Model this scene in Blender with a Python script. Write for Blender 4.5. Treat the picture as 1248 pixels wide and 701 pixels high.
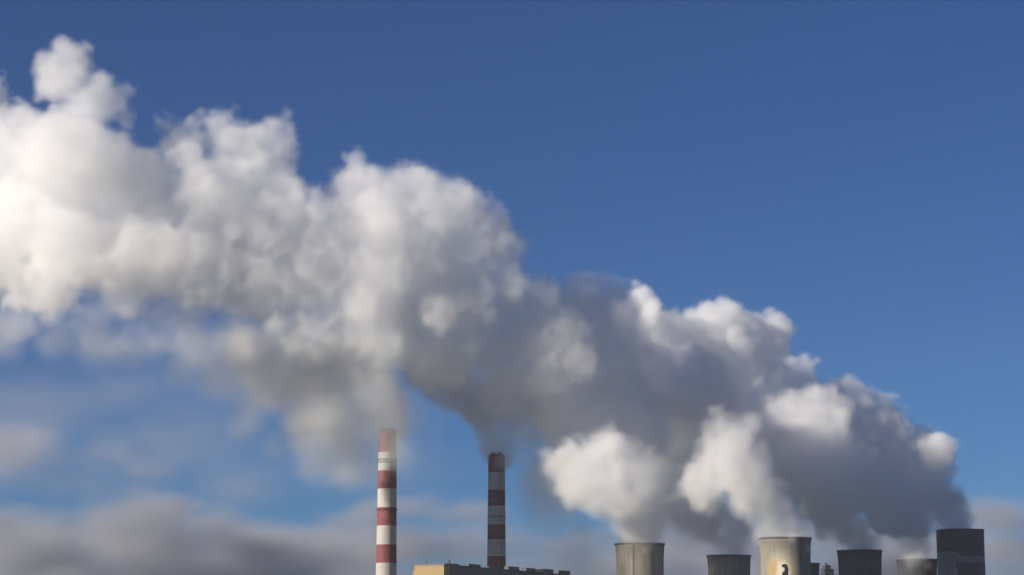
import bpy, bmesh, math, random, time
import numpy as np
from mathutils import Vector, Matrix
T0 = time.time()
R = math.radians
sc = bpy.context.scene
for o in list(bpy.data.objects):
    bpy.data.objects.remove(o)
C = sc.collection

# ------------------------------------------------------------------ camera
F = 2500.0                       # focal length in pixels of the 1248 wide photograph
PW, PH = 1248.0, 701.0
PITCH = math.atan(443.5 / F)     # horizon lies below the frame
CAM_Z = 2.0
cam = bpy.data.objects.new('camera', bpy.data.cameras.new('camera'))
C.objects.link(cam)
cam.data.sensor_width = 36.0
cam.data.lens = 36.0 * F / PW
cam.data.clip_start = 1.0
cam.data.clip_end = 90000.0
cam.location = (0, 0, CAM_Z)
cam.rotation_euler = (math.pi / 2 + PITCH, 0, 0)
sc.camera = cam

# ------------------------------------------------------------------ sky and sun
SUN_EL, SUN_TH = R(23.5), R(63)    # elevation; angle to the left of straight behind the camera
to_sun = Vector((-math.sin(SUN_TH) * math.cos(SUN_EL), -math.cos(SUN_TH) * math.cos(SUN_EL), math.sin(SUN_EL)))
world = bpy.data.worlds.new('World')
sc.world = world
world.use_nodes = True
wn = world.node_tree
sky = wn.nodes.new('ShaderNodeTexSky')
sky.sky_type = 'NISHITA'
sky.sun_disc = False
sky.sun_elevation = SUN_EL
sky.sun_rotation = math.atan2(to_sun.x, to_sun.y)
sky.altitude = 1500
sky.air_density = 1.0
sky.dust_density = 0.0
sky.ozone_density = 4.0
bg = wn.nodes['Background']
bg.inputs['Strength'].default_value = 0.048
tint = wn.nodes.new('ShaderNodeMix'); tint.data_type = 'RGBA'; tint.blend_type = 'MULTIPLY'
tint.inputs[0].default_value = 1.0
tint.inputs[7].default_value = (0.385, 0.68, 1.06, 1)      # clear autumn air through a polarised, saturated exposure
wn.links.new(sky.outputs[0], tint.inputs[6])
wn.links.new(tint.outputs[2], bg.inputs['Color'])
sun = bpy.data.objects.new('sun', bpy.data.lights.new('sun', 'SUN'))
C.objects.link(sun)
sun.data.energy = 5.0
sun.data.angle = R(0.5)
sun.data.color = (1.0, 0.9, 0.76)
sun.rotation_euler = to_sun.to_track_quat('Z', 'Y').to_euler()
sun.location = to_sun * 3000

sc.view_settings.view_transform = 'Standard'
sc.view_settings.look = 'None'
sc.view_settings.exposure = 0.33
sc.view_settings.gamma = 1.0
sc.view_settings.use_curve_mapping = False
cy = sc.cycles
cy.use_denoising = True
cy.denoiser = 'OPENIMAGEDENOISE'
cy.use_adaptive_sampling = True
cy.adaptive_threshold = 0.02
cy.max_bounces = 32
cy.volume_bounces = 28
cy.diffuse_bounces = 3
cy.glossy_bounces = 2
cy.transparent_max_bounces = 24
cy.volume_step_rate = 2.0
cy.volume_max_steps = 512
cy.caustics_reflective = False
cy.caustics_refractive = False

HAZE = 0.000018                   # density of the air, per metre

# ------------------------------------------------------------------ helpers
CF = Vector((0, math.cos(PITCH), math.sin(PITCH)))
CU = Vector((0, -math.sin(PITCH), math.cos(PITCH)))

def at(px, py, Y):
    """the world point at distance Y (along +y) that the photograph shows at pixel px, py"""
    d = CF + CU * ((PH / 2 - py) / F) + Vector((1, 0, 0)) * ((px - PW / 2) / F)
    return Vector((0, 0, CAM_Z)) + d * (Y / d.y)

def tag(o, label=None, cat=None, group=None, kind=None):
    if label: o['label'] = label
    if cat: o['category'] = cat
    if group: o['group'] = group
    if kind: o['kind'] = kind
    return o


# ------------------------------------------------------------------ materials
def new_mat(name):
    m = bpy.data.materials.new(name); m.use_nodes = True
    nt = m.node_tree
    return m, nt, nt.nodes['Principled BSDF']

def node(nt, kind, **kw):
    n = nt.nodes.new(kind)
    for k, v in kw.items():
        setattr(n, k, v)
    return n

def mathn(nt, op, a, b=None, c=None, clamp=False):
    n = nt.nodes.new('ShaderNodeMath'); n.operation = op; n.use_clamp = clamp
    for i, v in enumerate((a, b, c)):
        if v is None: continue
        if isinstance(v, (int, float)): n.inputs[i].default_value = v
        else: nt.links.new(v, n.inputs[i])
    return n.outputs[0]

def mixc(nt, f, a, b, blend='MIX'):
    n = nt.nodes.new('ShaderNodeMix'); n.data_type = 'RGBA'; n.blend_type = blend
    if isinstance(f, (int, float)): n.inputs[0].default_value = f
    else: nt.links.new(f, n.inputs[0])
    for i, v in ((6, a), (7, b)):
        if isinstance(v, tuple): n.inputs[i].default_value = (*v, 1)
        else: nt.links.new(v, n.inputs[i])
    return n.outputs[2]

def noise(nt, vec, scale, detail=4.0, rough=0.55):
    n = nt.nodes.new('ShaderNodeTexNoise'); n.inputs['Scale'].default_value = scale
    n.inputs['Detail'].default_value = detail; n.inputs['Roughness'].default_value = rough
    nt.links.new(vec, n.inputs['Vector'])
    return n.outputs[0]

def ramp(nt, f, lo, hi):
    """0 below lo, 1 above hi, smooth between"""
    n = nt.nodes.new('ShaderNodeMapRange'); n.interpolation_type = 'SMOOTHSTEP'
    n.inputs[1].default_value = lo; n.inputs[2].default_value = hi
    nt.links.new(f, n.inputs[0])
    return n.outputs[0]

def obj_xyz(nt):
    tc = nt.nodes.new('ShaderNodeTexCoord')
    sep = nt.nodes.new('ShaderNodeSeparateXYZ'); nt.links.new(tc.outputs['Object'], sep.inputs[0])
    return tc.outputs['Object'], sep.outputs[0], sep.outputs[1], sep.outputs[2]

def comb(nt, x, y, z):
    n = nt.nodes.new('ShaderNodeCombineXYZ')
    for i, v in enumerate((x, y, z)):
        if isinstance(v, (int, float)): n.inputs[i].default_value = v
        else: nt.links.new(v, n.inputs[i])
    return n.outputs[0]

def plain(name, color, rough=0.8, var=0.25, scale=0.3):
    m, nt, b = new_mat(name)
    v, x, y, z = obj_xyz(nt)
    n = noise(nt, v, scale)
    dark = tuple(c * (1 - var) for c in color); lite = tuple(min(1, c * (1 + var)) for c in color)
    nt.links.new(mixc(nt, n, dark, lite), b.inputs['Base Color'])
    b.inputs['Roughness'].default_value = rough
    return m

def concrete(name, base, H, paint=None):
    """formwork-ribbed tower concrete with rain streaks below the rim"""
    m, nt, b = new_mat(name)
    v, x, y, z = obj_xyz(nt)
    ang = mathn(nt, 'ARCTAN2', x, mathn(nt, 'MULTIPLY', y, -1.0))      # 0 towards the viewer
    arc = mathn(nt, 'MULTIPLY', ang, 30.0)
    # the seam of the angle lies at the back of the shell
    streak = noise(nt, comb(nt, arc, 0.0, mathn(nt, 'MULTIPLY', z, 0.035)), 0.42, 5.0, 0.6)
    fine = noise(nt, comb(nt, arc, 7.0, mathn(nt, 'MULTIPLY', z, 0.02)), 1.6, 3.0, 0.6)
    blot = noise(nt, v, 0.05, 5.0, 0.6)
    lift = mathn(nt, 'FRACT', mathn(nt, 'DIVIDE', z, 4.6))
    line = mathn(nt, 'LESS_THAN', lift, 0.07)
    c = mixc(nt, ramp(nt, streak, 0.3, 0.72), tuple(k * 0.62 for k in base), base)
    c = mixc(nt, mathn(nt, 'MULTIPLY', ramp(nt, fine, 0.42, 0.7), 0.45), c, tuple(k * 0.5 for k in base))
    c = mixc(nt, mathn(nt, 'MULTIPLY', ramp(nt, blot, 0.45, 0.75), 0.4), c, (base[0] * 0.75, base[1] * 0.72, base[2] * 0.62))
    c = mixc(nt, mathn(nt, 'MULTIPLY', line, 0.22), c, tuple(k * 0.5 for k in base))
    drip = ramp(nt, mathn(nt, 'ADD', mathn(nt, 'DIVIDE', mathn(nt, 'SUBTRACT', z, H - 26), 26.0), mathn(nt, 'SUBTRACT', streak, 0.5)), 0.25, 1.15)
    c = mixc(nt, mathn(nt, 'MULTIPLY', drip, 0.6), c, tuple(k * 0.4 for k in base))
    if paint: c = paint(nt, c, v, x, y, z, arc)
    nt.links.new(c, b.inputs['Base Color'])
    b.inputs['Roughness'].default_value = 0.9
    bump = nt.nodes.new('ShaderNodeBump'); bump.inputs['Strength'].default_value = 0.5; bump.inputs['Distance'].default_value = 0.4
    nt.links.new(fine, bump.inputs['Height']); nt.links.new(bump.outputs[0], b.inputs['Normal'])
    return m

def banded(name, zs, red, white, H, dirt=0.3):
    """red and white warning bands; ZS: heights of the band edges from the top down, the first band red"""
    m, nt, b = new_mat(name)
    v, x, y, z = obj_xyz(nt)
    f = None
    for i, e in enumerate(zs):                       # parity of the edges above z
        s = mathn(nt, 'LESS_THAN', z, e)
        f = s if f is None else mathn(nt, 'ABSOLUTE', mathn(nt, 'SUBTRACT', f, s))
    ang = mathn(nt, 'MULTIPLY', mathn(nt, 'ARCTAN2', x, mathn(nt, 'MULTIPLY', y, -1.0)), 12.0)
    streak = noise(nt, comb(nt, ang, 0.0, mathn(nt, 'MULTIPLY', z, 0.03)), 0.7, 5.0, 0.6)
    n2 = noise(nt, v, 0.12, 5.0, 0.6)
    c = mixc(nt, f, red, white)
    c = mixc(nt, mathn(nt, 'MULTIPLY', ramp(nt, streak, 0.4, 0.75), dirt), c, (0.16, 0.14, 0.12))
    c = mixc(nt, mathn(nt, 'MULTIPLY', ramp(nt, n2, 0.45, 0.75), dirt * 0.7), c, (0.3, 0.24, 0.2))
    soot = ramp(nt, mathn(nt, 'ADD', z, mathn(nt, 'MULTIPLY', streak, 10.0)), H - 9, H + 8)
    c = mixc(nt, mathn(nt, 'MULTIPLY', soot, 0.45), c, (0.05, 0.045, 0.045))
    nt.links.new(c, b.inputs['Base Color'])
    b.inputs['Roughness'].default_value = 0.75
    return m

DARK_RIM = plain('weathered_rim_concrete', (0.09, 0.085, 0.08), 0.9)
STEEL = plain('galvanised_steel', (0.22, 0.22, 0.22), 0.5)
DARK_STEEL = plain('dark_steel', (0.07, 0.07, 0.075), 0.6)

# ------------------------------------------------------------------ mesh helpers
def empty(name, loc, rz=0.0):
    o = bpy.data.objects.new(name, None); C.objects.link(o)
    o.location = loc; o.rotation_euler = (0, 0, rz); o.empty_display_size = 5
    return o

def build(name, bm, mat, parent=None, smooth=False):
    me = bpy.data.meshes.new(name)
    bmesh.ops.recalc_face_normals(bm, faces=bm.faces)
    bm.to_mesh(me); bm.free()
    for m in (mat if isinstance(mat, list) else [mat]): me.materials.append(m)
    if smooth: me.polygons.foreach_set('use_smooth', [True] * len(me.polygons))
    o = bpy.data.objects.new(name, me); C.objects.link(o)
    if parent: o.parent = parent
    return o

def lathe(bm, prof, seg=96, closed=True):
    """revolve (r, z) points round the z axis; CLOSED joins the last to the first"""
    rings = []
    for r, z in prof:
        rings.append([bm.verts.new((r * math.sin(2 * math.pi * k / seg), -r * math.cos(2 * math.pi * k / seg), z)) for k in range(seg)])
    n = len(rings)
    for i in range(n if closed else n - 1):
        a, b = rings[i], rings[(i + 1) % n]
        for k in range(seg):
            bm.faces.new((a[k], a[(k + 1) % seg], b[(k + 1) % seg], b[k]))
    return bm

def box(bm, x0, x1, y0, y1, z0, z1, bevel=0.0):
    g = bmesh.ops.create_cube(bm, size=1.0)
    for v in g['verts']:
        v.co = (x0 + (v.co.x + .5) * (x1 - x0), y0 + (v.co.y + .5) * (y1 - y0), z0 + (v.co.z + .5) * (z1 - z0))
    if bevel:
        es = list({e for v in g['verts'] for e in v.link_edges})
        bmesh.ops.bevel(bm, geom=es, offset=bevel, segments=2, affect='EDGES')
    return bm

def bar(bm, p, q, r, seg=8):
    p, q = Vector(p), Vector(q); d = q - p
    g = bmesh.ops.create_cone(bm, cap_ends=True, segments=seg, radius1=r, radius2=r, depth=d.length)
    M = Matrix.Translation((p + q) / 2) @ d.to_track_quat('Z', 'Y').to_matrix().to_4x4()
    bmesh.ops.transform(bm, matrix=M, verts=g['verts'])
    return bm

# ------------------------------------------------------------------ ground
bm = bmesh.new()
S = 60000
vs = [bm.verts.new(p) for p in ((-S, -S, 0), (S, -S, 0), (S, S, 0), (-S, S, 0))]
bm.faces.new(vs)
gm, nt, b = new_mat('autumn_fields')
v, x, y, z = obj_xyz(nt)
vor = node(nt, 'ShaderNodeTexVoronoi'); vor.inputs['Scale'].default_value = 0.004
nt.links.new(v, vor.inputs['Vector'])
sepc = node(nt, 'ShaderNodeSeparateColor'); nt.links.new(vor.outputs['Color'], sepc.inputs[0])
c = mixc(nt, sepc.outputs[0], (0.07, 0.085, 0.035), (0.14, 0.11, 0.07))
c = mixc(nt, noise(nt, v, 0.03, 6.0), c, (0.06, 0.06, 0.035))
nt.links.new(c, b.inputs['Base Color']); b.inputs['Roughness'].default_value = 1.0
tag(build('ground', bm, gm), kind='structure')

# ------------------------------------------------------------------ cooling towers
def ladder_part(name, parent, prof_r, H, ang, z0=10.0):
    """caged ladder following the shell"""
    bm = bmesh.new()
    zs = np.linspace(z0, H - 1.5, 30)
    def pt(z, da, out=0.55):
        r = prof_r(z) + out; a = ang + da / r
        return (r * math.sin(a), -r * math.cos(a), z)
    for s in (-0.45, 0.45):
        for a, b2 in zip(zs[:-1], zs[1:]): bar(bm, pt(a, s), pt(b2, s), 0.09, 5)
    z = H - 50
    while z < H - 2:
        bar(bm, pt(z, -0.45), pt(z, 0.45), 0.05, 4)
        for da, db, oa, ob in ((-0.45, -0.45, 0.55, 1.5), (-0.45, 0.45, 1.5, 1.5), (0.45, 0.45, 1.5, 0.55)):
            if int(z) % 2 == 0: bar(bm, pt(z, da, oa), pt(z, db, ob), 0.05, 4)
        z += 1.0
    return build(name, bm, DARK_STEEL, parent)

def cooling_tower(px, Y, H, rt, label, base, c=100.0, zt=0.76, paint=None, ladder=None, railing=True):
    p = at(px, 690, Y)
    root = empty('cooling_tower', (p.x, Y, 0))
    tag(root, label, 'cooling tower', 'cooling towers of the power station')
    zth = zt * H
    a = rt / math.sqrt(1 + ((H - zth) / c) ** 2)
    pr = lambda z: a * math.sqrt(1 + ((z - zth) / c) ** 2)
    zs = np.linspace(8.5, H - 1.6, 40)
    prof = [(pr(z), z) for z in zs] + [(pr(z) - 0.9, z) for z in zs[::-1]]
    bm = lathe(bmesh.new(), prof, 128)
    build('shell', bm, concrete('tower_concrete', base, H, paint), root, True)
    r = pr(H)
    bm = lathe(bmesh.new(), [(r - 1.3, H - 1.598), (r + 0.55, H - 1.598), (r + 0.75, H - 0.9), (r + 0.75, H), (r - 1.3, H)], 128)
    build('rim', bm, DARK_RIM, root)
    if railing:
        bm = bmesh.new(); n = 72
        q = lambda k, z: ((r + 0.6) * math.sin(2 * math.pi * k / n), -(r + 0.6) * math.cos(2 * math.pi * k / n), z)
        for k in range(n):
            bar(bm, q(k, H), q(k, H + 1.1), 0.05, 4)
            bar(bm, q(k, H + 1.1), q(k + 1, H + 1.1), 0.05, 4)
            bar(bm, q(k, H + 0.55), q(k + 1, H + 0.55), 0.04, 4)
        build('railing', bm, STEEL, root)
    # water basin and the raking columns that carry the shell
    rb = pr(8.5)
    bm = lathe(bmesh.new(), [(rb + 6, 0.0), (rb + 6, 1.6), (rb + 5.2, 1.6), (rb + 5.2, 0.0)], 96)
    build('basin_wall', bm, DARK_RIM, root)
    bm = bmesh.new(); n = 44
    for k in range(n):
        for s in (-0.5, 0.5):
            a0 = 2 * math.pi * (k + s) / n; a1 = 2 * math.pi * k / n
            bar(bm, ((rb + 3) * math.sin(a0), -(rb + 3) * math.cos(a0), 0), ((rb - 0.45) * math.sin(a1), -(rb - 0.45) * math.cos(a1), 8.6), 0.45, 6)
    build('column_ring', bm, DARK_RIM, root)
    if ladder is not None: ladder_part('ladder', root, pr, H, ladder)
    return root

def mural_sun_c(nt, c, v, x, y, z, arc):
    """brown stain, black mark, and a pale patch partly painting in sunlight, low on the sunny side"""
    wob = mathn(nt, 'MULTIPLY', mathn(nt, 'SUBTRACT', noise(nt, v, 0.25, 3.0), 0.5), 5.0)
    def blob(cx, cz, rx, rz, soft, k=1.0):
        dx = mathn(nt, 'DIVIDE', mathn(nt, 'ADD', mathn(nt, 'SUBTRACT', arc, cx), mathn(nt, 'MULTIPLY', wob, k)), rx)
        dz = mathn(nt, 'DIVIDE', mathn(nt, 'ADD', mathn(nt, 'SUBTRACT', z, cz), mathn(nt, 'MULTIPLY', wob, k)), rz)
        d = mathn(nt, 'SQRT', mathn(nt, 'ADD', mathn(nt, 'MULTIPLY', dx, dx), mathn(nt, 'MULTIPLY', dz, dz)))
        return mathn(nt, 'SUBTRACT', 1.0, ramp(nt, d, 1 - soft, 1 + soft))
    c = mixc(nt, mathn(nt, 'MULTIPLY', blob(-8, 97, 16, 18, 0.6, .5), 0.6), c, (0.62, 0.55, 0.40))  # feathered cream patch, partly sunlight painted into the colour
    c = mixc(nt, mathn(nt, 'MULTIPLY', blob(-7, 96, 12.0, 13.0, 0.3, .7), 0.45), c, (0.40, 0.28, 0.12))
    c = mixc(nt, mathn(nt, 'MULTIPLY', blob(-7, 94, 9.0, 13.0, 0.35, .5), 0.85), c, (0.66, 0.60, 0.50))
    c = mixc(nt, mathn(nt, 'MULTIPLY', blob(-20, 97, 5.5, 9, 0.8, .8), 0.85), c, (0.38, 0.25, 0.09))
    c = mixc(nt, blob(-5.2, 101, 3.6, 2.2, 0.12, .2), c, (0.012, 0.012, 0.015))
    c = mixc(nt, blob(-3.0, 96.5, 2.4, 5.0, 0.12, .2), c, (0.012, 0.012, 0.015))
    c = mixc(nt, blob(-4.6, 91, 3.8, 4.2, 0.12, .2), c, (0.012, 0.012, 0.015))
    return c

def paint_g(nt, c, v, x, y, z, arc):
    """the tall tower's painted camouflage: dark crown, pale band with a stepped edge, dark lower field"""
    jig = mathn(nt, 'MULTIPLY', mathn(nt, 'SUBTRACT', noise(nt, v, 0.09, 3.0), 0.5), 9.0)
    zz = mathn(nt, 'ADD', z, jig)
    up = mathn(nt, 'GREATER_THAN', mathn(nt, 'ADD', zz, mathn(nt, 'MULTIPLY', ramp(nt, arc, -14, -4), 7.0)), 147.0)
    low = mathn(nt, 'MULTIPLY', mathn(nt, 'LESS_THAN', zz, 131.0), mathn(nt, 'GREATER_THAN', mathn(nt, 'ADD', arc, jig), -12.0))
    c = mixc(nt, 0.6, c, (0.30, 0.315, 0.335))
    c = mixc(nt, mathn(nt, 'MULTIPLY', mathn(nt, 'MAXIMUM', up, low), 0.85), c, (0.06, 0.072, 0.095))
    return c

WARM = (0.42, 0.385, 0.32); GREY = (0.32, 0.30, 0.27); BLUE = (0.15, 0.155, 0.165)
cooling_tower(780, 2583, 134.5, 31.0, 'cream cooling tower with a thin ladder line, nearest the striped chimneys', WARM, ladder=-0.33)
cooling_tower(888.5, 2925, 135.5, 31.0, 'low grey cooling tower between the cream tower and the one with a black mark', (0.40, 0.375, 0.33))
cooling_tower(957.5, 2460, 135.0, 31.0, 'cooling tower with a brown stain and a black mark on its sunny side', (0.30, 0.28, 0.24), paint=mural_sun_c)
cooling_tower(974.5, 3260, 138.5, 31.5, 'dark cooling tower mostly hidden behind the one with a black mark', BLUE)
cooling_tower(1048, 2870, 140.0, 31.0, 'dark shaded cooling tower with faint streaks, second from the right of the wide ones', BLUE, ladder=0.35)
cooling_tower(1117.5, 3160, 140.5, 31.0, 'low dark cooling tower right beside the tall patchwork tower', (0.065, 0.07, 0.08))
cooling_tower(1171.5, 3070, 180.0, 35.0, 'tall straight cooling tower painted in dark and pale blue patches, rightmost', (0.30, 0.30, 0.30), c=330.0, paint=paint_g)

# small conveyor head house seen between the towers
p = at(1008, 690, 3150)
root = tag(empty('conveyor_tower', (p.x, 3150, 0), 0.3), 'small blue grey conveyor head tower in the gap right of the marked cooling tower', 'tower')
m_ct = plain('blue_grey_sheeting', (0.07, 0.08, 0.095), 0.6, 0.35, 0.25)
bm = bmesh.new(); box(bm, -7.5, 7.5, -7, 7, 0, 124, 0.3); build('wall', bm, m_ct, root)
bm = bmesh.new(); box(bm, -8.2, 8.2, -7.6, 7.6, 124.002, 125.4, 0.2); box(bm, -5.6, 4.0, -5, 5, 125.39, 131.5, 0.4); build('roof', bm, m_ct, root)
bm = bmesh.new(); box(bm, -3.4, -1.2, -2, 0.5, 131.502, 135.0, 0.2); build('ventilator', bm, DARK_STEEL, root)

# ------------------------------------------------------------------ chimneys
def chimney(px, Y, H, rt, rb, edges, label, red, white, galleries, dirt):
    p = at(px, 600, Y)
    root = tag(empty('chimney', (p.x, Y, 0)), label, 'chimney', 'striped chimneys of the power station')
    rad = lambda z: rb + (rt - rb) * min(1.0, z / H) ** 0.75
    zs = np.linspace(0, H - 1.2, 36)
    prof = [(rad(z), z) for z in zs] + [(rad(z) - 1.0, z) for z in zs[::-1]]
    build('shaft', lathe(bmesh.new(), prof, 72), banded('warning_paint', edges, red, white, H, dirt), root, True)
    build('rim', lathe(bmesh.new(), [(rt - 1.2, H - 1.198), (rt + 0.35, H - 1.198), (rt + 0.45, H - 0.3), (rt + 0.2, H), (rt - 1.2, H)], 72), DARK_STEEL, root)
    for s in (-1, 1):                                 # the steel flues inside the windshield
        fl = lathe(bmesh.new(), [(3.9, H - 30), (3.9, H + 3.5), (3.6, H + 3.5), (3.6, H - 30)], 40)
        bmesh.ops.translate(fl, verts=fl.verts, vec=(s * 4.8, 0, 0))
        build('flue', fl, DARK_STEEL, root)
    for z in galleries:
        r = rad(z)
        bm = lathe(bmesh.new(), [(r + 0.01, z), (r + 1.3, z), (r + 1.3, z + 0.25), (r + 0.01, z + 0.25)], 72)
        n = 40
        q = lambda k, zz: ((r + 1.25) * math.sin(2 * math.pi * k / n), -(r + 1.25) * math.cos(2 * math.pi * k / n), zz)
        for k in range(n):
            bar(bm, q(k, z + .2), q(k, z + 1.3), 0.06, 4); bar(bm, q(k, z + 1.3), q(k + 1, z + 1.3), 0.06, 4); bar(bm, q(k, z + .75), q(k + 1, z + .75), 0.05, 4)
        build('gallery', bm, DARK_STEEL, root)
    ladder_part('ladder', root, rad, H, 0.5, 5.0)
    return root

def zpx(py, px, Y): return at(px, py, Y).z
Y1 = 2780; e1 = [zpx(q, 472, Y1) for q in (551.6, 574, 596, 618.8, 641, 664, 686.4, 709, 732, 755)]
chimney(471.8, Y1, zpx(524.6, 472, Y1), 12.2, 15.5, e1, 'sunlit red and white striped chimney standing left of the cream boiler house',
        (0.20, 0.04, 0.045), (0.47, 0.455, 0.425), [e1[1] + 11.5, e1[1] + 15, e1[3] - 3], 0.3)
Y2 = 3125; e2 = [zpx(q, 605, Y2) for q in (576, 597.5, 617, 637.6 + 2, 657.7, 678.4, 698, 719, 740)]
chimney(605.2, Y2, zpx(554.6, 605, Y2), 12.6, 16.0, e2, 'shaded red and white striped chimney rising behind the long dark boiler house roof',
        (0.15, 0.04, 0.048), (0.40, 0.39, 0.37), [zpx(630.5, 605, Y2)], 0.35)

# ------------------------------------------------------------------ boiler house
HB = 120.0
pc = at(548, 687.8, 2830)
ex = at(700, 701, 3226)
dirL = Vector((ex.x - pc.x, ex.y - pc.y)); LB = dirL.length; rz = math.atan2(dirL.y, dirL.x)
HB = pc.z
root = tag(empty('boiler_house', (pc.x, 2830, 0), rz), 'long boiler house with a sunlit cream end wall and dark roof vents', 'building')
WB = 54.0
def panels(name, base, dirt, pitch):
    m, nt, b = new_mat(name)
    v, x, y, z = obj_xyz(nt)
    s = mathn(nt, 'ADD', x, y)
    seam = mathn(nt, 'LESS_THAN', mathn(nt, 'FRACT', mathn(nt, 'DIVIDE', s, pitch)), 0.05)
    seam2 = mathn(nt, 'LESS_THAN', mathn(nt, 'FRACT', mathn(nt, 'DIVIDE', z, 6.0)), 0.04)
    n1 = noise(nt, comb(nt, s, 0.0, mathn(nt, 'MULTIPLY', z, 0.15)), 0.35, 5.0)
    n2 = noise(nt, v, 0.06, 5.0)
    c = mixc(nt, mathn(nt, 'MULTIPLY', ramp(nt, n1, 0.4, 0.8), dirt), base, tuple(k * 0.45 for k in base))
    c = mixc(nt, mathn(nt, 'MULTIPLY', ramp(nt, n2, 0.4, 0.8), dirt), c, tuple(k * 0.7 for k in base))
    c = mixc(nt, mathn(nt, 'MULTIPLY', mathn(nt, 'MAXIMUM', seam, seam2), 0.35), c, tuple(k * 0.4 for k in base))
    nt.links.new(c, b.inputs['Base Color']); b.inputs['Roughness'].default_value = 0.7
    return m
CREAM = panels('cream_wall_panels', (0.42, 0.30, 0.145), 0.4, 6.0)
SHADED_SIDE = panels('shaded_side_panels', (0.10, 0.105, 0.115), 0.4, 6.0)  # long side turned from the sun, its shade put into the base colour
LB2 = LB * 1.35
bm = bmesh.new(); box(bm, 0, 0.8, 0, WB, 0, HB - 2.2, 0.1); build('end_wall', bm, CREAM, root)
bm = bmesh.new(); box(bm, 0.802, LB2, 0.0, WB - .05, 0, HB - 2.2, 0.1); build('wall', bm, SHADED_SIDE, root)
bm = bmesh.new(); box(bm, -0.35, 0.9, -0.3, WB + 0.3, HB - 2.198, HB, 0.1); build('parapet', bm, plain('brown_parapet_sheet', (0.30, 0.19, 0.12), 0.6), root)
bm = bmesh.new(); box(bm, 0.902, LB2 + 0.4, -0.3, WB + 0.25, HB - 2.198, HB - 0.3, 0.1); rf = build('roof', bm, plain('roof_felt', (0.08, 0.08, 0.085), 0.9), root)
vent_m = plain('vent_sheeting', (0.09, 0.09, 0.10), 0.6)
def vent(t0, t1, h, y0=1.5, y1=9.0, mat=vent_m):
    bm = bmesh.new()
    box(bm, t0, t1, y0, y1, HB - 0.298, HB + h, 0.15)
    box(bm, t0 - 0.4, t1 + 0.4, y0 - 0.4, y1 + 0.4, HB + h + 0.002, HB + h + 0.5, 0.1)
    return build('roof_vent', bm, mat, rf)
def t_at(px):
    """how far along the long side the pixel column px meets it"""
    k = (px - 624.0) / F
    # depth along the optical axis for a point near the roof edge
    for t in np.linspace(0, LB2, 2000):
        X = pc.x + dirL.x / LB * t; Yy = 2830 + dirL.y / LB * t
        w = Yy * math.cos(PITCH) + (HB - CAM_Z) * math.sin(PITCH)
        if X / w >= k: return t
    return LB2
for a, b2, h in ((549, 561, 0.9), (572.5, 587, 2.6), (597, 611, 1.2), (621, 634, 4.0), (642.5, 654, 4.2), (666, 675.5, 5.0), (687, 696, 5.0)):
    vent(t_at(a), t_at(b2), h)
vent(t_at(655), t_at(663), 3.2, mat=plain('pale_vent_sheeting', (0.45, 0.44, 0.40), 0.6))
for (yy, h, mm) in ((WB - 18.0, 6.5, DARK_STEEL), (WB * 0.02, 7.0, plain('blue_steel', (0.06, 0.12, 0.30), 0.5))):
    bm = bmesh.new(); bar(bm, (1.6, yy, HB - .3), (1.6, yy, HB + h), 0.16, 6); box(bm, 1.0, 2.2, yy - 0.8, yy + 0.8, HB + h * 0.35, HB + h * 0.8, 0.1)
    build('mast', bm, mm, rf)
bm = bmesh.new(); n = 16
for k in range(n):
    bar(bm, (0.1, WB * k / (n - 1), HB), (0.1, WB * k / (n - 1), HB + 1.1), 0.05, 4)
bar(bm, (0.1, 0, HB + 1.1), (0.1, WB, HB + 1.1), 0.06, 4)
build('railing', bm, STEEL, rf)
bm = bmesh.new(); box(bm, 3, 30, WB + 0.002, WB + 4.5, 0, HB - 7.0, 0.1); build('stair_tower', bm, panels('annex_panels', (0.3, 0.25, 0.17), 0.4, 3.0), root)

# ------------------------------------------------------------------ steam and smoke: voxel clouds
def bspline_rows(n, cells, off):
    """n x (cells+3) matrix: cubic b-spline weights of n samples over a lattice"""
    t = np.linspace(0, cells - 1e-4, n) + 0
    i = np.floor(t).astype(int); f = t - i
    M = np.zeros((n, cells + 3), np.float32)
    w = np.stack([(1 - f) ** 3, 3 * f ** 3 - 6 * f ** 2 + 4, -3 * f ** 3 + 3 * f ** 2 + 3 * f + 1, f ** 3], 1) / 6
    for k in range(4):
        M[np.arange(n), i + k] = w[:, k]
    return M

DENS = 0.6

def noise3(rng, shape, size, cell, sx=1.0):
    """smooth noise of about -1..1 over a box of SIZE metres with lattice CELL metres"""
    c = [max(1, int(round(s / (cell * k)))) for s, k in zip(size, (sx, 1, 1))]
    g = rng.uniform(-1, 1, (c[0] + 3, c[1] + 3, c[2] + 3)).astype(np.float32)
    for ax in range(3):
        g = np.moveaxis(np.tensordot(bspline_rows(shape[ax], c[ax], 0), g, axes=(1, ax)), 0, ax)
    return g * 2.2

def fib_dirs(rng, n):
    k = np.arange(n) + 0.5
    ph = np.arccos(1 - 2 * k / n); th = math.pi * (1 + 5 ** 0.5) * k + rng.uniform(0, 6.28)
    d = np.stack([np.cos(th) * np.sin(ph), np.sin(th) * np.sin(ph), np.cos(ph)], 1)
    return d + rng.normal(0, 0.18, d.shape)

def children(rng, p, r, n, lo, hi, out):
    d = fib_dirs(rng, n)
    d /= np.linalg.norm(d, axis=1)[:, None]
    rr = r * rng.uniform(lo, hi, n)
    return [(p + d[i] * (r * rng.uniform(out[0], out[1])), rr[i]) for i in range(n)]

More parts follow.
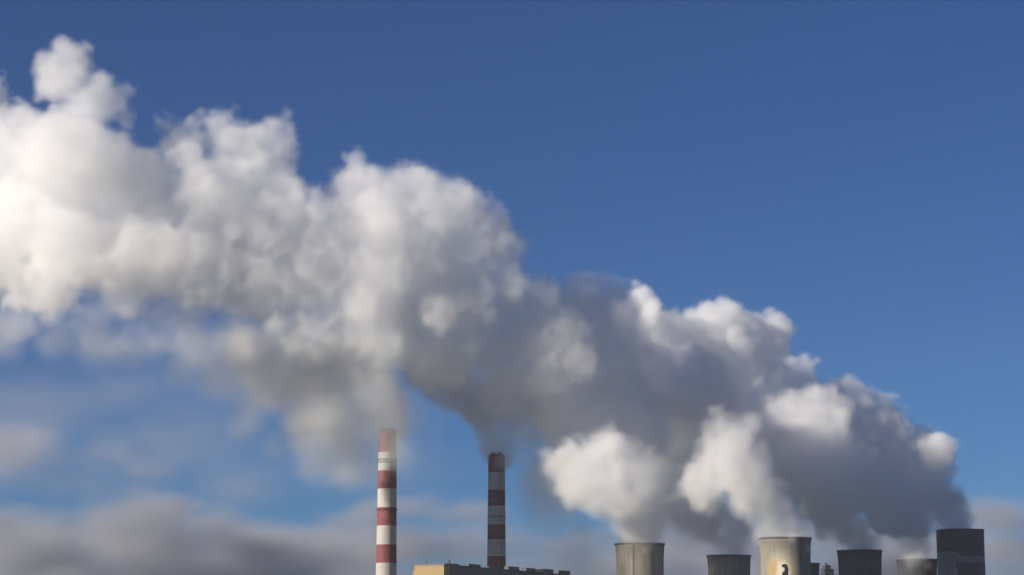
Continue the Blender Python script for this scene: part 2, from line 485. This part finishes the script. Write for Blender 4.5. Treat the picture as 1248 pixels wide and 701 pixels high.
def steam_material(name, absorb):
    """scatters all light except the share ABSORB (r, g, b)"""
    m = bpy.data.materials.new(name)
    m.use_nodes = True
    nt = m.node_tree
    nt.nodes.clear()
    out = nt.nodes.new('ShaderNodeOutputMaterial')
    att = nt.nodes.new('ShaderNodeAttribute'); att.attribute_name = 'density'
    sca = nt.nodes.new('ShaderNodeVolumeScatter')
    sca.inputs['Color'].default_value = (1, 1, 1, 1)
    sca.inputs['Anisotropy'].default_value = 0.0
    mul = nt.nodes.new('ShaderNodeMath'); mul.operation = 'MULTIPLY'; mul.inputs[1].default_value = 0.01    # grids hold 100 x density
    nt.links.new(att.outputs['Fac'], mul.inputs[0])
    nt.links.new(mul.outputs[0], sca.inputs['Density'])
    if absorb:
        ab = nt.nodes.new('ShaderNodeVolumeAbsorption')
        ab.inputs['Color'].default_value = (*[1 - a for a in absorb], 1)
        nt.links.new(mul.outputs[0], ab.inputs['Density'])
        add = nt.nodes.new('ShaderNodeAddShader')
        nt.links.new(sca.outputs[0], add.inputs[0]); nt.links.new(ab.outputs[0], add.inputs[1])
        nt.links.new(add.outputs[0], out.inputs['Volume'])
    else:
        nt.links.new(sca.outputs[0], out.inputs['Volume'])
    return m

STEAM = steam_material('steam', None)

def volume_from_grid(name, den, lo, hi, mat):
    """a volume object whose voxel densities are the array DEN over the box LO..HI"""
    nx, ny, nz = den.shape
    me = bpy.data.meshes.new(name + '_voxels')
    me.vertices.add(den.size)
    a = me.attributes.new('den', 'FLOAT', 'POINT')
    a.data.foreach_set('value', den.ravel())
    carrier = bpy.data.objects.new(name + '_voxels', me)
    ng = bpy.data.node_groups.new(name + '_nodes', 'GeometryNodeTree')
    ng.interface.new_socket('Geometry', in_out='INPUT', socket_type='NodeSocketGeometry')
    ng.interface.new_socket('Geometry', in_out='OUTPUT', socket_type='NodeSocketGeometry')
    N, L = ng.nodes.new, ng.links.new
    out = N('NodeGroupOutput')
    vc = N('GeometryNodeVolumeCube')
    for i, k in enumerate(('X', 'Y', 'Z')):
        vc.inputs['Resolution ' + k].default_value = den.shape[i]
    vc.inputs['Min'].default_value = lo
    vc.inputs['Max'].default_value = hi
    pos = N('GeometryNodeInputPosition')
    sub = N('ShaderNodeVectorMath'); sub.operation = 'SUBTRACT'; sub.inputs[1].default_value = lo
    L(pos.outputs[0], sub.inputs[0])
    sca = N('ShaderNodeVectorMath'); sca.operation = 'MULTIPLY'
    sca.inputs[1].default_value = [(den.shape[i] - 1) / (hi[i] - lo[i]) for i in range(3)]
    L(sub.outputs[0], sca.inputs[0])
    add = N('ShaderNodeVectorMath'); add.operation = 'ADD'; add.inputs[1].default_value = (0.5, 0.5, 0.5)
    L(sca.outputs[0], add.inputs[0])
    flo = N('ShaderNodeVectorMath'); flo.operation = 'FLOOR'
    L(add.outputs[0], flo.inputs[0])
    sep = N('ShaderNodeSeparateXYZ'); L(flo.outputs[0], sep.inputs[0])
    m1 = N('ShaderNodeMath'); m1.operation = 'MULTIPLY_ADD'
    L(sep.outputs[0], m1.inputs[0]); m1.inputs[1].default_value = ny; L(sep.outputs[1], m1.inputs[2])
    m2 = N('ShaderNodeMath'); m2.operation = 'MULTIPLY_ADD'
    L(m1.outputs[0], m2.inputs[0]); m2.inputs[1].default_value = nz; L(sep.outputs[2], m2.inputs[2])
    info = N('GeometryNodeObjectInfo'); info.inputs['Object'].default_value = carrier
    na = N('GeometryNodeInputNamedAttribute'); na.data_type = 'FLOAT'; na.inputs['Name'].default_value = 'den'
    si = N('GeometryNodeSampleIndex'); si.data_type = 'FLOAT'; si.domain = 'POINT'
    L(info.outputs['Geometry'], si.inputs['Geometry'])
    L(na.outputs['Attribute'], si.inputs['Value'])
    L(m2.outputs[0], si.inputs['Index'])
    L(si.outputs[0], vc.inputs['Density'])
    sm = N('GeometryNodeSetMaterial'); sm.inputs['Material'].default_value = mat
    L(vc.outputs['Volume'], sm.inputs['Geometry'])
    L(sm.outputs['Geometry'], out.inputs[0])
    v = bpy.data.volumes.new(name)
    o = bpy.data.objects.new(name, v)
    v.materials.append(mat)
    C.objects.link(o)
    o.modifiers.new('voxels', 'NODES').node_group = ng
    return o

def plume(name, puffs, voxel, seed, edge, dens, rough=1.0, soft=0.0, n2=14, n3=7, mat=None, ns=1.0, sx=1.0):
    """puffs: (px, py, r_px, Y[, weight]). edge: metres over which the density rises from the skin inwards."""
    rng = np.random.default_rng(seed)
    prim = []
    for q in puffs:
        c = at(q[0], q[1], q[3]); prim.append((np.array(c), q[2] * q[3] / F, q[4] if len(q) > 4 else 1.0))
    allp = []
    for c, r, w in prim:
        allp.append((c, r * 0.93, w, r))
        if n2:
            for c2, r2 in children(rng, c, r, n2, 0.24, 0.46, (0.66, 0.88)):
                allp.append((c2, r2, w, r))
                if n3 and r2 > voxel * 3:
                    for c3, r3 in children(rng, c2, r2, n3, 0.25, 0.48, (0.7, 0.95)):
                        allp.append((c3, r3, w, r))
    P = np.array([a[0] for a in allp]); Rr = np.array([a[1] for a in allp])
    pad = 3 * voxel + 6
    st = np.array([sx, 1, 1])
    lo = (P - Rr[:, None] * st).min(0) - pad * st; hi = (P + Rr[:, None] * st).max(0) + pad * st
    lo[2] = max(lo[2], 5.0)
    shape = np.ceil((hi - lo) / voxel).astype(int) + 1
    hi = lo + (shape - 1) * voxel
    D = np.full(shape, 60.0, np.float32)           # signed distance, metres
    W = np.zeros(shape, np.float32) + 1e-6; WS = np.zeros(shape, np.float32); WR = np.zeros(shape, np.float32) + 4e-5
    ax = [lo[i] + voxel * np.arange(shape[i]) for i in range(3)]
    for (c, r, w, r0) in allp:
        ext = r + 3 * voxel + 8
        s = []
        for i in range(3):
            e = ext * st[i]
            a = max(0, int((c[i] - e - lo[i]) / voxel)); b = min(shape[i], int((c[i] + e - lo[i]) / voxel) + 2)
            s.append(slice(a, b))
        if any(q.stop <= q.start for q in s): continue
        dx = (ax[0][s[0]] - c[0])[:, None, None] / sx; dy = (ax[1][s[1]] - c[1])[None, :, None]; dz = (ax[2][s[2]] - c[2])[None, None, :]
        d = np.sqrt(dx * dx + dy * dy + dz * dz).astype(np.float32) - r
        v = D[s[0], s[1], s[2]]
        k = 0.18 * r                                # smooth minimum
        h = np.clip(0.5 + 0.5 * (v - d) / k, 0, 1)
        D[s[0], s[1], s[2]] = v * (1 - h) + d * h - k * h * (1 - h) * 0.7
        ww = np.clip(1 - d / (3 * voxel + 8), 0, 3.5) ** 2 + 1e-5
        W[s[0], s[1], s[2]] += ww; WS[s[0], s[1], s[2]] += ww * w; WR[s[0], s[1], s[2]] += ww * r0
    size = hi - lo
    RL = WR / W                                     # radius of the nearest big puffs: small ones get finer, denser skins
    nz = 9 * noise3(rng, shape, size, 52 * ns, sx) + 9 * noise3(rng, shape, size, 26 * ns, sx)
    nz += 11 * np.abs(noise3(rng, shape, size, 17 * ns, sx)) - 3.5 + 9 * np.abs(noise3(rng, shape, size, 9 * ns, sx)) - 3
    if ns == 1.0: nz += 3.5 * noise3(rng, shape, size, 5.2, sx)
    D += rough * np.clip(RL / 48 - 0.12, 0.1, 1.15) * nz * np.clip(((3 * voxel + 6) - D) / (6 if ns == 1.0 else 2.4 * voxel), 0, 1)
    del nz
    thin = np.clip(RL / (34 * ns), 0.28, 1.0)
    den = np.clip(-D / (edge * thin), 0, 1)
    den = (den * den * (3 - 2 * den) if soft == 0 else den ** (1 + soft)) / thin ** 0.8
    den *= np.clip(1.0 + 0.45 * noise3(rng, shape, size, 30 * ns, sx) + 0.35 * noise3(rng, shape, size, 11 * ns, sx), 0.15, 2.2) * dens * DENS * np.where(W > 1.1e-6, WS / W, 0)
    den[den < 2e-5] = 0
    for i in range(3):                              # nothing on the outer faces
        q = [slice(None)] * 3
        for e in (0, -1):
            q[i] = e; den[tuple(q)] = 0
    print('plume', name, shape, den.size, 'puffs', len(allp), 'in', round(time.time() - T0, 1))
    return volume_from_grid(name, (den * 100).astype(np.float32), tuple(float(x) for x in lo), tuple(float(x) for x in hi), mat or STEAM)


def along(px, Y0, px0, k):
    """depth of a plume that left its tower at px0, Y0 and drifts k metres nearer per pixel to the left"""
    return Y0 - k * (px0 - px)

def rows(Y0, px0, k, lst):
    return [(q[0], q[1], q[2], along(q[0], Y0, px0, k) + (q[3] if len(q) > 3 else 0), *(q[4:5])) for q in lst]

m_main = rows(2450, 660, 0.17, [
  (-26, 215, 54, 120), (-36, 310, 58, 120), (28, 165, 55, 40), (75, 98, 42), (62, 82, 30), (60, 105, 36), (90, 74, 28), (293, 300, 60, 70), (230, 290, 55, 60), (74, 56, 17), (118, 126, 44), (92, 205, 88, 10), (165, 232, 64), (10, 290, 85, 80), (100, 300, 80, 15), (55, 345, 52, 40),
  (230, 186, 50, 30), (272, 180, 46, 30), (322, 198, 54, 30), (250, 250, 78), (335, 275, 76), (180, 310, 75), (255, 330, 68), (330, 350, 66), (150, 360, 42, 0, .6), (240, 380, 36, 0, .5), (60, 375, 34, 0, .5),
  (440, 246, 60, 30), (490, 250, 64, 25), (545, 273, 66, 20), (588, 300, 48, 25), (400, 320, 70), (470, 340, 80, 8), (545, 360, 80, 22), (385, 390, 58), (450, 415, 52), (600, 350, 54, 28), (330, 410, 36, 0, .6), (200, 400, 36, 0, .3), (110, 395, 38, 0, .3), (20, 395, 38, 0, .3), (290, 405, 40, 0, .4), (250, 415, 30, 0, .2), (160, 412, 28, 0, .18),
  (648, 370, 38, 50), (655, 368, 38, 20), (692, 388, 40, 70), (612, 415, 62, 70), (672, 430, 66, 40), (728, 417, 66, 100), (748, 386, 36, 100), (540, 430, 56, 40), (612, 468, 48, 100), (680, 490, 50, 100),
  (10, 235, 70, 230), (-60, 190, 75, 430), (-60, 290, 75, 430), (0, 240, 66, 400), (-120, 190, 80, 440), (-120, 280, 80, 440), (-180, 180, 85, 460), (-180, 285, 85, 460), (-240, 200, 90, 480), (-60, 130, 60, 430), (-130, 115, 66, 440)])  # hidden and off-frame puffs added to shade the second chimney and its smoke
G1 = 'steam plumes from the cooling towers'
G2 = 'smoke plumes from the chimneys'
vr = random.Random(3)
VEIL = []
for x0, y0, x1, y1, n, wt in (((470, 480, 330, 430, 14, .5), (455, 512, 335, 465, 20, .38), (440, 545, 350, 515, 16, .3), (340, 480, 250, 420, 16, .26), (430, 575, 380, 560, 8, .2), (330, 540, 280, 500, 6, .12))):
    for k in range(n):
        t = vr.random()
        vx = x0 + (x1 - x0) * t + vr.uniform(-12, 12)
        VEIL.append((vx, y0 + (y1 - y0) * t + vr.uniform(-14, 14), vr.uniform(20, 40), (2470 + 2.0 * max(0, vx - 400)) - (2780 - 2.4 * (472 - vx)) + vr.uniform(-40, 40), wt * vr.uniform(.5, 1.4)))
TH = [
 ('steam_cloud', m_main, 2.8, 1, 11, 0.045, 0.95, 0, None, 'huge merged white and grey steam cloud drifting to the upper left', 'steam cloud', None),
 ('steam_plume', rows(2583, 780, 0.6, [(780, 668, 31), (780, 655, 31, -8), (778, 642, 33, -30), (774, 628, 36, -70), (764, 611, 40, -105), (745, 597, 42, -95), (716, 585, 42, -75), (698, 566, 38, -65), (735, 560, 46, -80), (778, 588, 42, -110), (795, 606, 32, -110),
    (715, 515, 52, 20), (770, 520, 55, 20), (690, 480, 50, 40), (745, 470, 55, 40)]), 3.2, 2, 14, 0.06, 0.9, 0, None,
    'steam plume billowing from the cream cooling tower, lit on its lower left', 'steam plume', G1),
 ('steam_plume', rows(2925, 888, 2.0, [(888, 682, 27), (887, 668, 28), (876, 648, 34), (858, 625, 44), (838, 600, 50), (815, 570, 52, 30), (835, 540, 54, 20), (800, 520, 52, 60), (860, 505, 46), (810, 465, 58, 40), (760, 450, 60, 40), (700, 420, 60, 60), (880, 535, 46, -60), (905, 565, 46, -90), (920, 600, 44, -90), (900, 640, 36, -60), (930, 520, 40, -100), (830, 490, 52, -109), (790, 462, 55, -50), (868, 505, 44, -130), (850, 540, 50, -110), (890, 560, 44, -150)]), 4.0, 3, 20, 0.06, 0.9, 0, None,  # closing puffs, largely hidden, added to shade the plumes further right
    'soft grey steam plume rising from the low grey cooling tower', 'steam plume', G1),
 ('steam_plume', rows(2460, 957, 0.5, [(957, 662, 32), (955, 648, 31), (950, 635, 33), (938, 619, 35), (921, 598, 38), (903, 573, 41), (885, 538, 42), (872, 560, 36, 20), (858, 590, 36, 50), (876, 480, 34, 190), (850, 480, 42, 200), (862, 455, 32, 210)]), 3.2, 4, 12, 0.06, 0.9, 0, None,
    'steam plume with a rounded pale lobe above the marked cooling tower', 'steam plume', G1),
 ('steam_plume', rows(2870, 1048, 0.1, [(1048, 677, 27), (1046, 660, 29), (1038, 643, 34), (1018, 618, 46), (990, 588, 56), (1000, 550, 50), (960, 545, 56), (935, 575, 48), (960, 510, 42), (1005, 515, 40), (1030, 570, 44)]), 3.6, 5, 12, 0.08, 0.9, 0, None,
    'dark blue grey steam plume over the shaded tower with faint streaks', 'steam plume', G1),
 ('steam_plume', rows(3160, 1118, 0.0, [(1118, 687, 24, 0, .5), (1116, 671, 25, -40, .6), (1109, 652, 28, -150), (1098, 632, 30, -270), (1086, 613, 33, -350), (1064, 592, 30, -390), (1058, 612, 26, -380), (1048, 575, 28, -400), (1075, 630, 26, -340)]), 3.4, 6, 14, 0.06, 0.8, 0, None,
    'pale pinkish steam puff rising from the low tower beside the tall one', 'steam plume', G1),
 ('steam_plume', rows(3070, 1171, 0.66, [(1169, 648, 22), (1163, 634, 27), (1152, 612, 32), (1130, 600, 38), (1120, 575, 42), (1138, 553, 24, -70), (1108, 545, 38), (1075, 530, 44), (1062, 498, 30), (1030, 486, 34), (1000, 500, 38), (1040, 540, 48),
    (965, 472, 40), (930, 430, 38, 40), (945, 403, 25, 40), (900, 410, 38, 40), (868, 402, 36, 30), (846, 402, 28, 30), (895, 455, 48), (850, 440, 44), (800, 410, 40), (782, 366, 26), (770, 400, 44), (930, 490, 48), (985, 540, 50), (1020, 590, 50), (1080, 580, 44), (1090, 620, 40), (1120, 635, 26)]), 3.6, 7, 10, 0.08, 0.9, 0, None,
    'long crisp steam plume from the tall patchwork tower with bright sunlit tops', 'steam plume', G1),
 ('smoke_plume', rows(2780, 472, 2.4, [(480, 538, 15, -28, .6), (476, 530, 18, -10), (476, 520, 24), (473, 506, 28), (474, 485, 30), (462, 462, 34), (450, 445, 36), (420, 430, 38), (338, 435, 42, 0, .6), (395, 460, 44, 0, .6), (296, 420, 36, 0, .55)] + VEIL), 3.4, 8, 22, 0.045, 1.0, 0, 'VEIL',
    'thin yellowish smoke curling from the sunlit chimney to the left', 'smoke plume', G2),
 ('smoke_plume', rows(3125, 605, 1.0, [(613, 563, 15, -20, .6), (610, 553, 20), (605, 536, 27), (598, 515, 27), (585, 498, 32), (566, 480, 35), (540, 464, 36), (512, 448, 36), (618, 515, 24, 0, .7), (610, 492, 34), (635, 500, 30, 0, .6), (645, 535, 24, 0, .15)]), 3.4, 9, 18, 0.07, 1.0, 0, 'SMOKE',
    'grey smoke leaning left from the shaded chimney behind the boiler house', 'smoke plume', G2),
]
SMOKE = steam_material('chimney_smoke', (0.06, 0.07, 0.09))
VEILM = steam_material('yellowish_smoke', (0.015, 0.03, 0.07))
CLOUDM = steam_material('low_cloud', (0.74, 0.69, 0.56))
for nm, puffs, vx, seed, edge, dens, rough, soft, mat, lab, cat, grp in TH:
    o = plume(nm, puffs, vx, seed, edge, dens, rough, soft, mat={'SMOKE': SMOKE, 'VEIL': VEILM}.get(mat, STEAM))
    tag(o, lab, cat, grp)

# low cloud bank on the horizon, kilometres behind the station
rng = random.Random(5)
YB = 7000
bank = []
for k in range(60):
    x = -60 + 1380 * k / 59 + rng.uniform(-14, 14)
    top = 599 + 9 * math.sin(x * 0.021) + (26 if 240 < x < 400 else 0) + (24 if 620 < x < 1120 else 0) + rng.uniform(0, 22)
    r = rng.uniform(18, 44)
    bank.append((x, top + r * 0.7, r, YB + rng.uniform(-500, 500), rng.uniform(0.4, 0.9)))
    bank.append((x + rng.uniform(-20, 20), top + 62, 40, YB + rng.uniform(-300, 300)))
    bank.append((x + rng.uniform(-20, 20), top + 110, 45, YB + rng.uniform(-300, 300)))
wisps = []
for x0, y0, x1, y1, n, ra, rb, wt in ((-40, 542, 205, 560, 46, 14, 34, 1.5), (-20, 575, 300, 590, 28, 14, 34, .7), (240, 560, 420, 545, 18, 12, 28, .7)):
    for k in range(n):
        t = rng.random()
        wisps.append((x0 + (x1 - x0) * t, y0 + (y1 - y0) * t + rng.uniform(-14, 14), rng.uniform(ra, rb), YB - 900 + rng.uniform(-250, 250), wt * rng.uniform(.4, 1.3)))
for k in range(22):
    wisps.append((rng.uniform(-60, 470), rng.uniform(440, 610), rng.uniform(45, 70), YB - 900 + rng.uniform(-200, 200), rng.uniform(.35, .65)))
# loose mist that hangs under and between the plumes
mr = random.Random(21)
mist = []
for x0, y0, x1, y1, n, ra, rb, jit, Y0, Yv, wt in (
        (500, 500, 300, 440, 26, 24, 44, 22, 2450, 50, 1.0), (470, 530, 340, 480, 26, 22, 40, 26, 2440, 50, 1.0), (450, 565, 370, 545, 12, 18, 30, 16, 2450, 50, .8),
        (300, 430, -20, 408, 28, 20, 40, 12, 2370, 50, .7), (330, 510, 230, 430, 14, 16, 32, 20, 2420, 50, .6),
        (640, 490, 690, 610, 18, 22, 38, 20, 2600, 70, 1.0), (640, 560, 700, 650, 14, 16, 30, 22, 2600, 50, .5), (700, 640, 735, 670, 6, 12, 22, 10, 2700, 40, .3),
        (820, 600, 850, 660, 14, 20, 34, 22, 2700, 60, .9), (900, 600, 915, 660, 8, 16, 26, 12, 2720, 60, .7), (990, 620, 1090, 660, 14, 18, 30, 16, 2950, 60, .6), (1100, 610, 1125, 660, 6, 14, 22, 10, 3050, 40, .4)):
    for k in range(n):
        t = mr.random()
        mist.append((x0 + (x1 - x0) * t + mr.uniform(-jit, jit), y0 + (y1 - y0) * t + mr.uniform(-jit, jit), mr.uniform(ra, rb), Y0 + mr.uniform(-Yv, Yv), wt * mr.uniform(.5, 1.3)))
o = plume('steam_mist', mist, 5.5, 14, 45, 0.014, 1.2, 0.3, n2=6, n3=0, mat=VEILM, ns=1.6, sx=1.15)
tag(o, 'thin warm grey mist hanging under and between the plumes around the chimneys', 'mist', kind='stuff')
o = plume('thin_cloud', wisps, 14.0, 12, 150, 0.006, 3.0, 0.4, n2=6, n3=0, mat=steam_material('thin_cloud', (0.25, 0.28, 0.26)), ns=4.0, sx=2.0)
tag(o, 'thin pale cloud wisps in the blue gap at lower left above the bank', 'cloud', kind='stuff')
o = plume('cloud_bank', bank, 20.0, 11, 190, 0.014, 2.4, 0.5, n2=6, n3=0, mat=CLOUDM, ns=5.0, sx=2.2)
tag(o, 'low pinkish grey cloud bank along the horizon behind the station', 'cloud', kind='stuff')

# ------------------------------------------------------------------ the air itself
bm = bmesh.new(); box(bm, -4200, 4200, -400, 5200, -1.0, 770.0)
hm = bpy.data.materials.new('autumn_haze'); hm.use_nodes = True
nt = hm.node_tree; nt.nodes.clear()
out = node(nt, 'ShaderNodeOutputMaterial'); pv = node(nt, 'ShaderNodeVolumePrincipled')
pv.inputs['Color'].default_value = (0.86, 0.87, 0.92, 1); pv.inputs['Density'].default_value = HAZE; pv.inputs['Anisotropy'].default_value = 0.0
nt.links.new(pv.outputs[0], out.inputs['Volume'])
tag(build('haze', bm, hm), kind='stuff')
